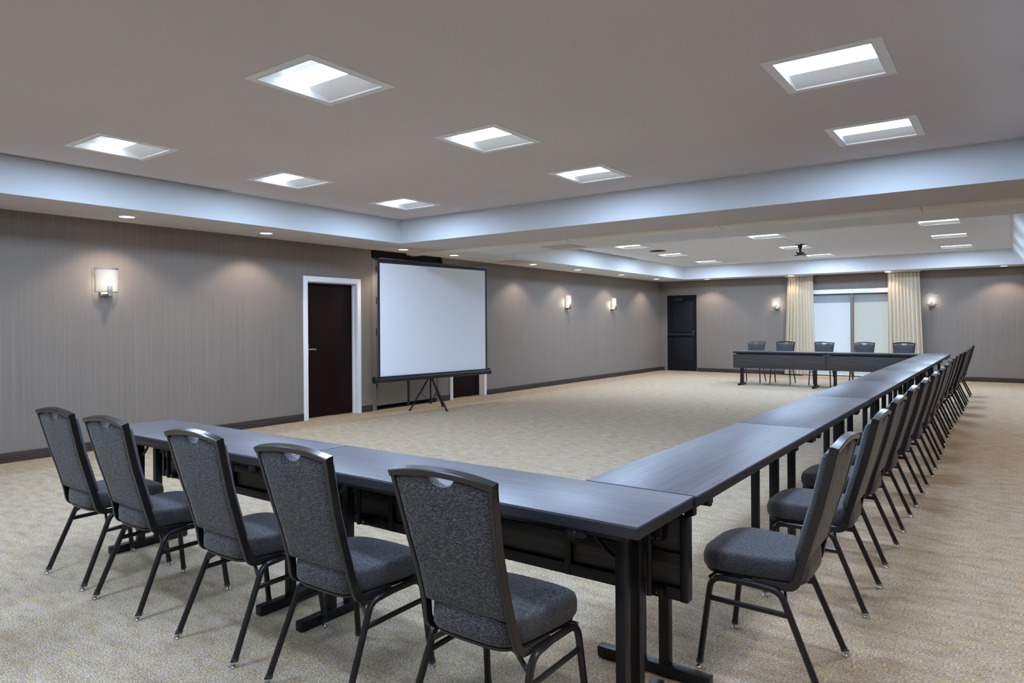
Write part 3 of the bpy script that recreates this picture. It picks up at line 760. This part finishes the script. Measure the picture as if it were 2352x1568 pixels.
# ------------------------------------------------------------------ training tables
TW = .468
def make_table(L, ia, ib, modesty, label, loc, rz, group):
    """length along local X, user side at local -Y; ia / ib = leg insets at -X / +X"""
    root = thing('training_table', label, 'table', loc, rz, group)
    h = L / 2 - .0025; w = TW / 2
    bm = B(); box(bm, -h + .002, h - .002, -w + .002, w - .002, ZT - .006, ZT, .0015, 0)
    obj('tabletop', bm, 'espresso_laminate', root)
    bm = B(); box(bm, -h, h, -w, w, ZT - .042, ZT - .003, .005, 0, 3); obj('edge_band', bm, 'table_edging', root)
    zu = ZT - .042
    for sy in (-1, 1):
        bm = B(); y = sy * (w - .055)
        box(bm, -h + .06, h - .06, y - .012, y + .012, zu - .026, zu, .002); obj('apron_rail', bm, 'black_metal', root)
    for sx, ins in ((-1, ia), (1, ib)):
        x = sx * (L / 2 - ins)
        bm = B()
        for y in (-.055, .055): box(bm, x - .019, x + .019, y - .021, y + .021, .045, zu, .003)
        box(bm, x - .019, x + .019, -.16, .16, zu - .03, zu, .002)
        lg = obj('leg', bm, 'black_metal', root)
        bm = B(); box(bm, x - .022, x + .022, -.238, .238, .004, .048, .004)
        for y in (-.21, .21): tube(bm, (x - .0225, y, .026), (x - .0245, y, .026), .007, 10); tube(bm, (x + .0225, y, .026), (x + .0245, y, .026), .007, 10)
        for y in (-.2, .2): lathe(bm, [(.016, 0), (.016, .005)], c=(x, y, 0), n=12)
        obj('foot', bm, 'black_metal', lg)
        for y in (-.055, .055):
            bm = B(); sweep(bm, fillet([(x - sx * .01, y, zu - .14), (x - sx * .06, y, zu - .115), (x - sx * .16, y, zu - .012)], .03), rect(.014, .014, .003), (0, 1, 0)); obj('folding_brace', bm, 'black_metal', root)
        bm = B(); box(bm, x - sx * .10 - .03, x - sx * .10 + .03, -w + .03, -w + .06, zu - .04, zu - .0, .004); box(bm, x - sx * .12 - .012, x - sx * .12 + .012, -w + .035, -w + .075, zu - .052, zu - .03, .003)
        tube(bm, (x - sx * .10, -w + .03, zu - .02), (x - sx * .10, -w + .027, zu - .02), .004, 8, 1)
        obj('latch', bm, ['black_plastic', 'steel'], root)
        if modesty: continue
        bm = B(); box(bm, sx * (L / 2 - .03) - .018, sx * (L / 2 - .03) + .018, -w + .018, -w + .055, zu - .038, zu, .004); obj('coupling', bm, 'black_plastic', root)
    if modesty:
        zp0, zp1, y0 = .385, .688, w - .052
        bm = B(); box(bm, -h + .006, h - .006, y0 + .012, y0 + .033, zp0, zp1, .002)
        mp = obj('modesty_panel', bm, 'panel_laminate', root)
        bm = B(); e = h - .0005
        for z0, z1 in ((zp0 + .0, zp0 + .045), (.515, .555), (zp1 - .03, zp1)): box(bm, -e + .01, e - .01, y0 - .010, y0 + .012, z0, z1, .002)
        xs = [-e * .62, -e * .1, e * .45]
        for x in xs: box(bm, x, x + .03, y0 - .012, y0 + .012, zp0, zp1, .002)
        for x in (-e, e - .03): box(bm, x, x + .03, y0 - .014, y0 + .0325, zp0 - .001, zp1 + .001, .004)
        obj('panel_frame', bm, 'black_metal', mp)
        for sx, ins in ((-1, ia), (1, ib)):
            x = sx * (L / 2 - ins) + sx * .01
            bm = B(); tube(bm, (x, y0 - .05, .40), (x, y0 - .05, zu), .012, 12); box(bm, x - .02, x + .05, y0 - .05, y0, .60, .70, .003); box(bm, x - .02, x + .05, y0 - .05, y0, .40, .43, .003)
            for q in ((x + .035, .61), (x + .015, .61), (x + .03, .415)): tube(bm, (q[0], y0 - .05, q[1]), (q[0], y0 - .053, q[1]), .0045, 10, 1)
            obj('panel_hinge', bm, ['black_metal', 'steel'], root)
    return root
YR = 2.17
make_table(1.88, .205, .145, True, 'dark espresso training table at the near right corner of the front row', (-1.869, YR, 0), 0, 'training tables')
make_table(1.80, .175, .10, True, 'dark espresso training table at the left end of the front row', (-3.709, YR, 0), 0, 'training tables')
seams = [2.408, 4.34, 6.272, 8.15, 10.03, 11.91, 13.79, 15.66]
XS = -1.157
sl = ['butting against the front row', 'second from the front row', 'third from the front row', 'fourth from the front row', 'fifth from the front row', 'sixth from the front row', 'farthest one, at the far tables']
for i, (a, b) in enumerate(zip(seams, seams[1:])):
    make_table(b - a, (.125, .125, .125, .18, .125, .19, .125)[i], (.25, .25, .30, .32, .25, .31, .25)[i], False, 'dark training table in the right hand row, ' + sl[i], (XS, (a + b) / 2, 0), PI / 2, 'training tables')
YFR = 15.15 + TW / 2
make_table(1.91, .25, .13, True, 'dark training table with wood front panel, left one of the far pair', (-4.965 + .955, YFR, 0), PI, 'training tables')
make_table(1.66, .25, .13, True, 'dark training table with wood front panel, right one of the far pair', (-3.053 + .83, YFR, 0), PI, 'training tables')

# ------------------------------------------------------------------ daylight
w = bpy.data.worlds.new('sky'); SC.world = w; w.use_nodes = True
bg = w.node_tree.nodes['Background']; bg.inputs[0].default_value = (.62, .80, 1.0, 1); bg.inputs[1].default_value = 1.7
l = bpy.data.lights.new('sun', 'SUN'); l.energy = 10.; l.angle = math.radians(1); l.color = (1, .96, .9)
o = bpy.data.objects.new('sun', l); C.objects.link(o); o.location = (-6, 26, 8)
o.rotation_euler = Vector((.12, -.70, -.70)).to_track_quat('-Z', 'Y').to_euler()

# ------------------------------------------------------------------ camera
f_px, yaw, pitch, roll, cy = 1575.607, .62775889, -.00103716, -.00665503, 745.579
fwd = Vector((-math.sin(yaw) * math.cos(pitch), math.cos(yaw) * math.cos(pitch), math.sin(pitch)))
rt = Vector((math.cos(yaw), math.sin(yaw), 0)); up = rt.cross(fwd)
r2 = rt * math.cos(roll) + up * math.sin(roll); u2 = -rt * math.sin(roll) + up * math.cos(roll)
cam = bpy.data.cameras.new('camera'); co = bpy.data.objects.new('camera', cam); C.objects.link(co)
m = Matrix.Identity(4)
for i in range(3): m[i][0], m[i][1], m[i][2] = r2[i], u2[i], -fwd[i]
m.translation = Vector((0, 0, 1.385)); co.matrix_world = m
cam.sensor_fit = 'HORIZONTAL'; cam.sensor_width = 36; cam.lens = f_px * 36 / 2352
cam.shift_x = 0; cam.shift_y = (cy - 784) / 2352; cam.clip_start = .05
SC.camera = co

SC.view_settings.view_transform = 'Standard'; SC.view_settings.look = 'None'
SC.view_settings.exposure = 0.0; SC.view_settings.gamma = 1; SC.view_settings.use_curve_mapping = False
SC.cycles.use_denoising = True
SC.cycles.max_bounces = 10; SC.cycles.diffuse_bounces = 6; SC.cycles.transparent_max_bounces = 12
SC.cycles.sample_clamp_indirect = 4; SC.cycles.caustics_reflective = False; SC.cycles.caustics_refractive = False
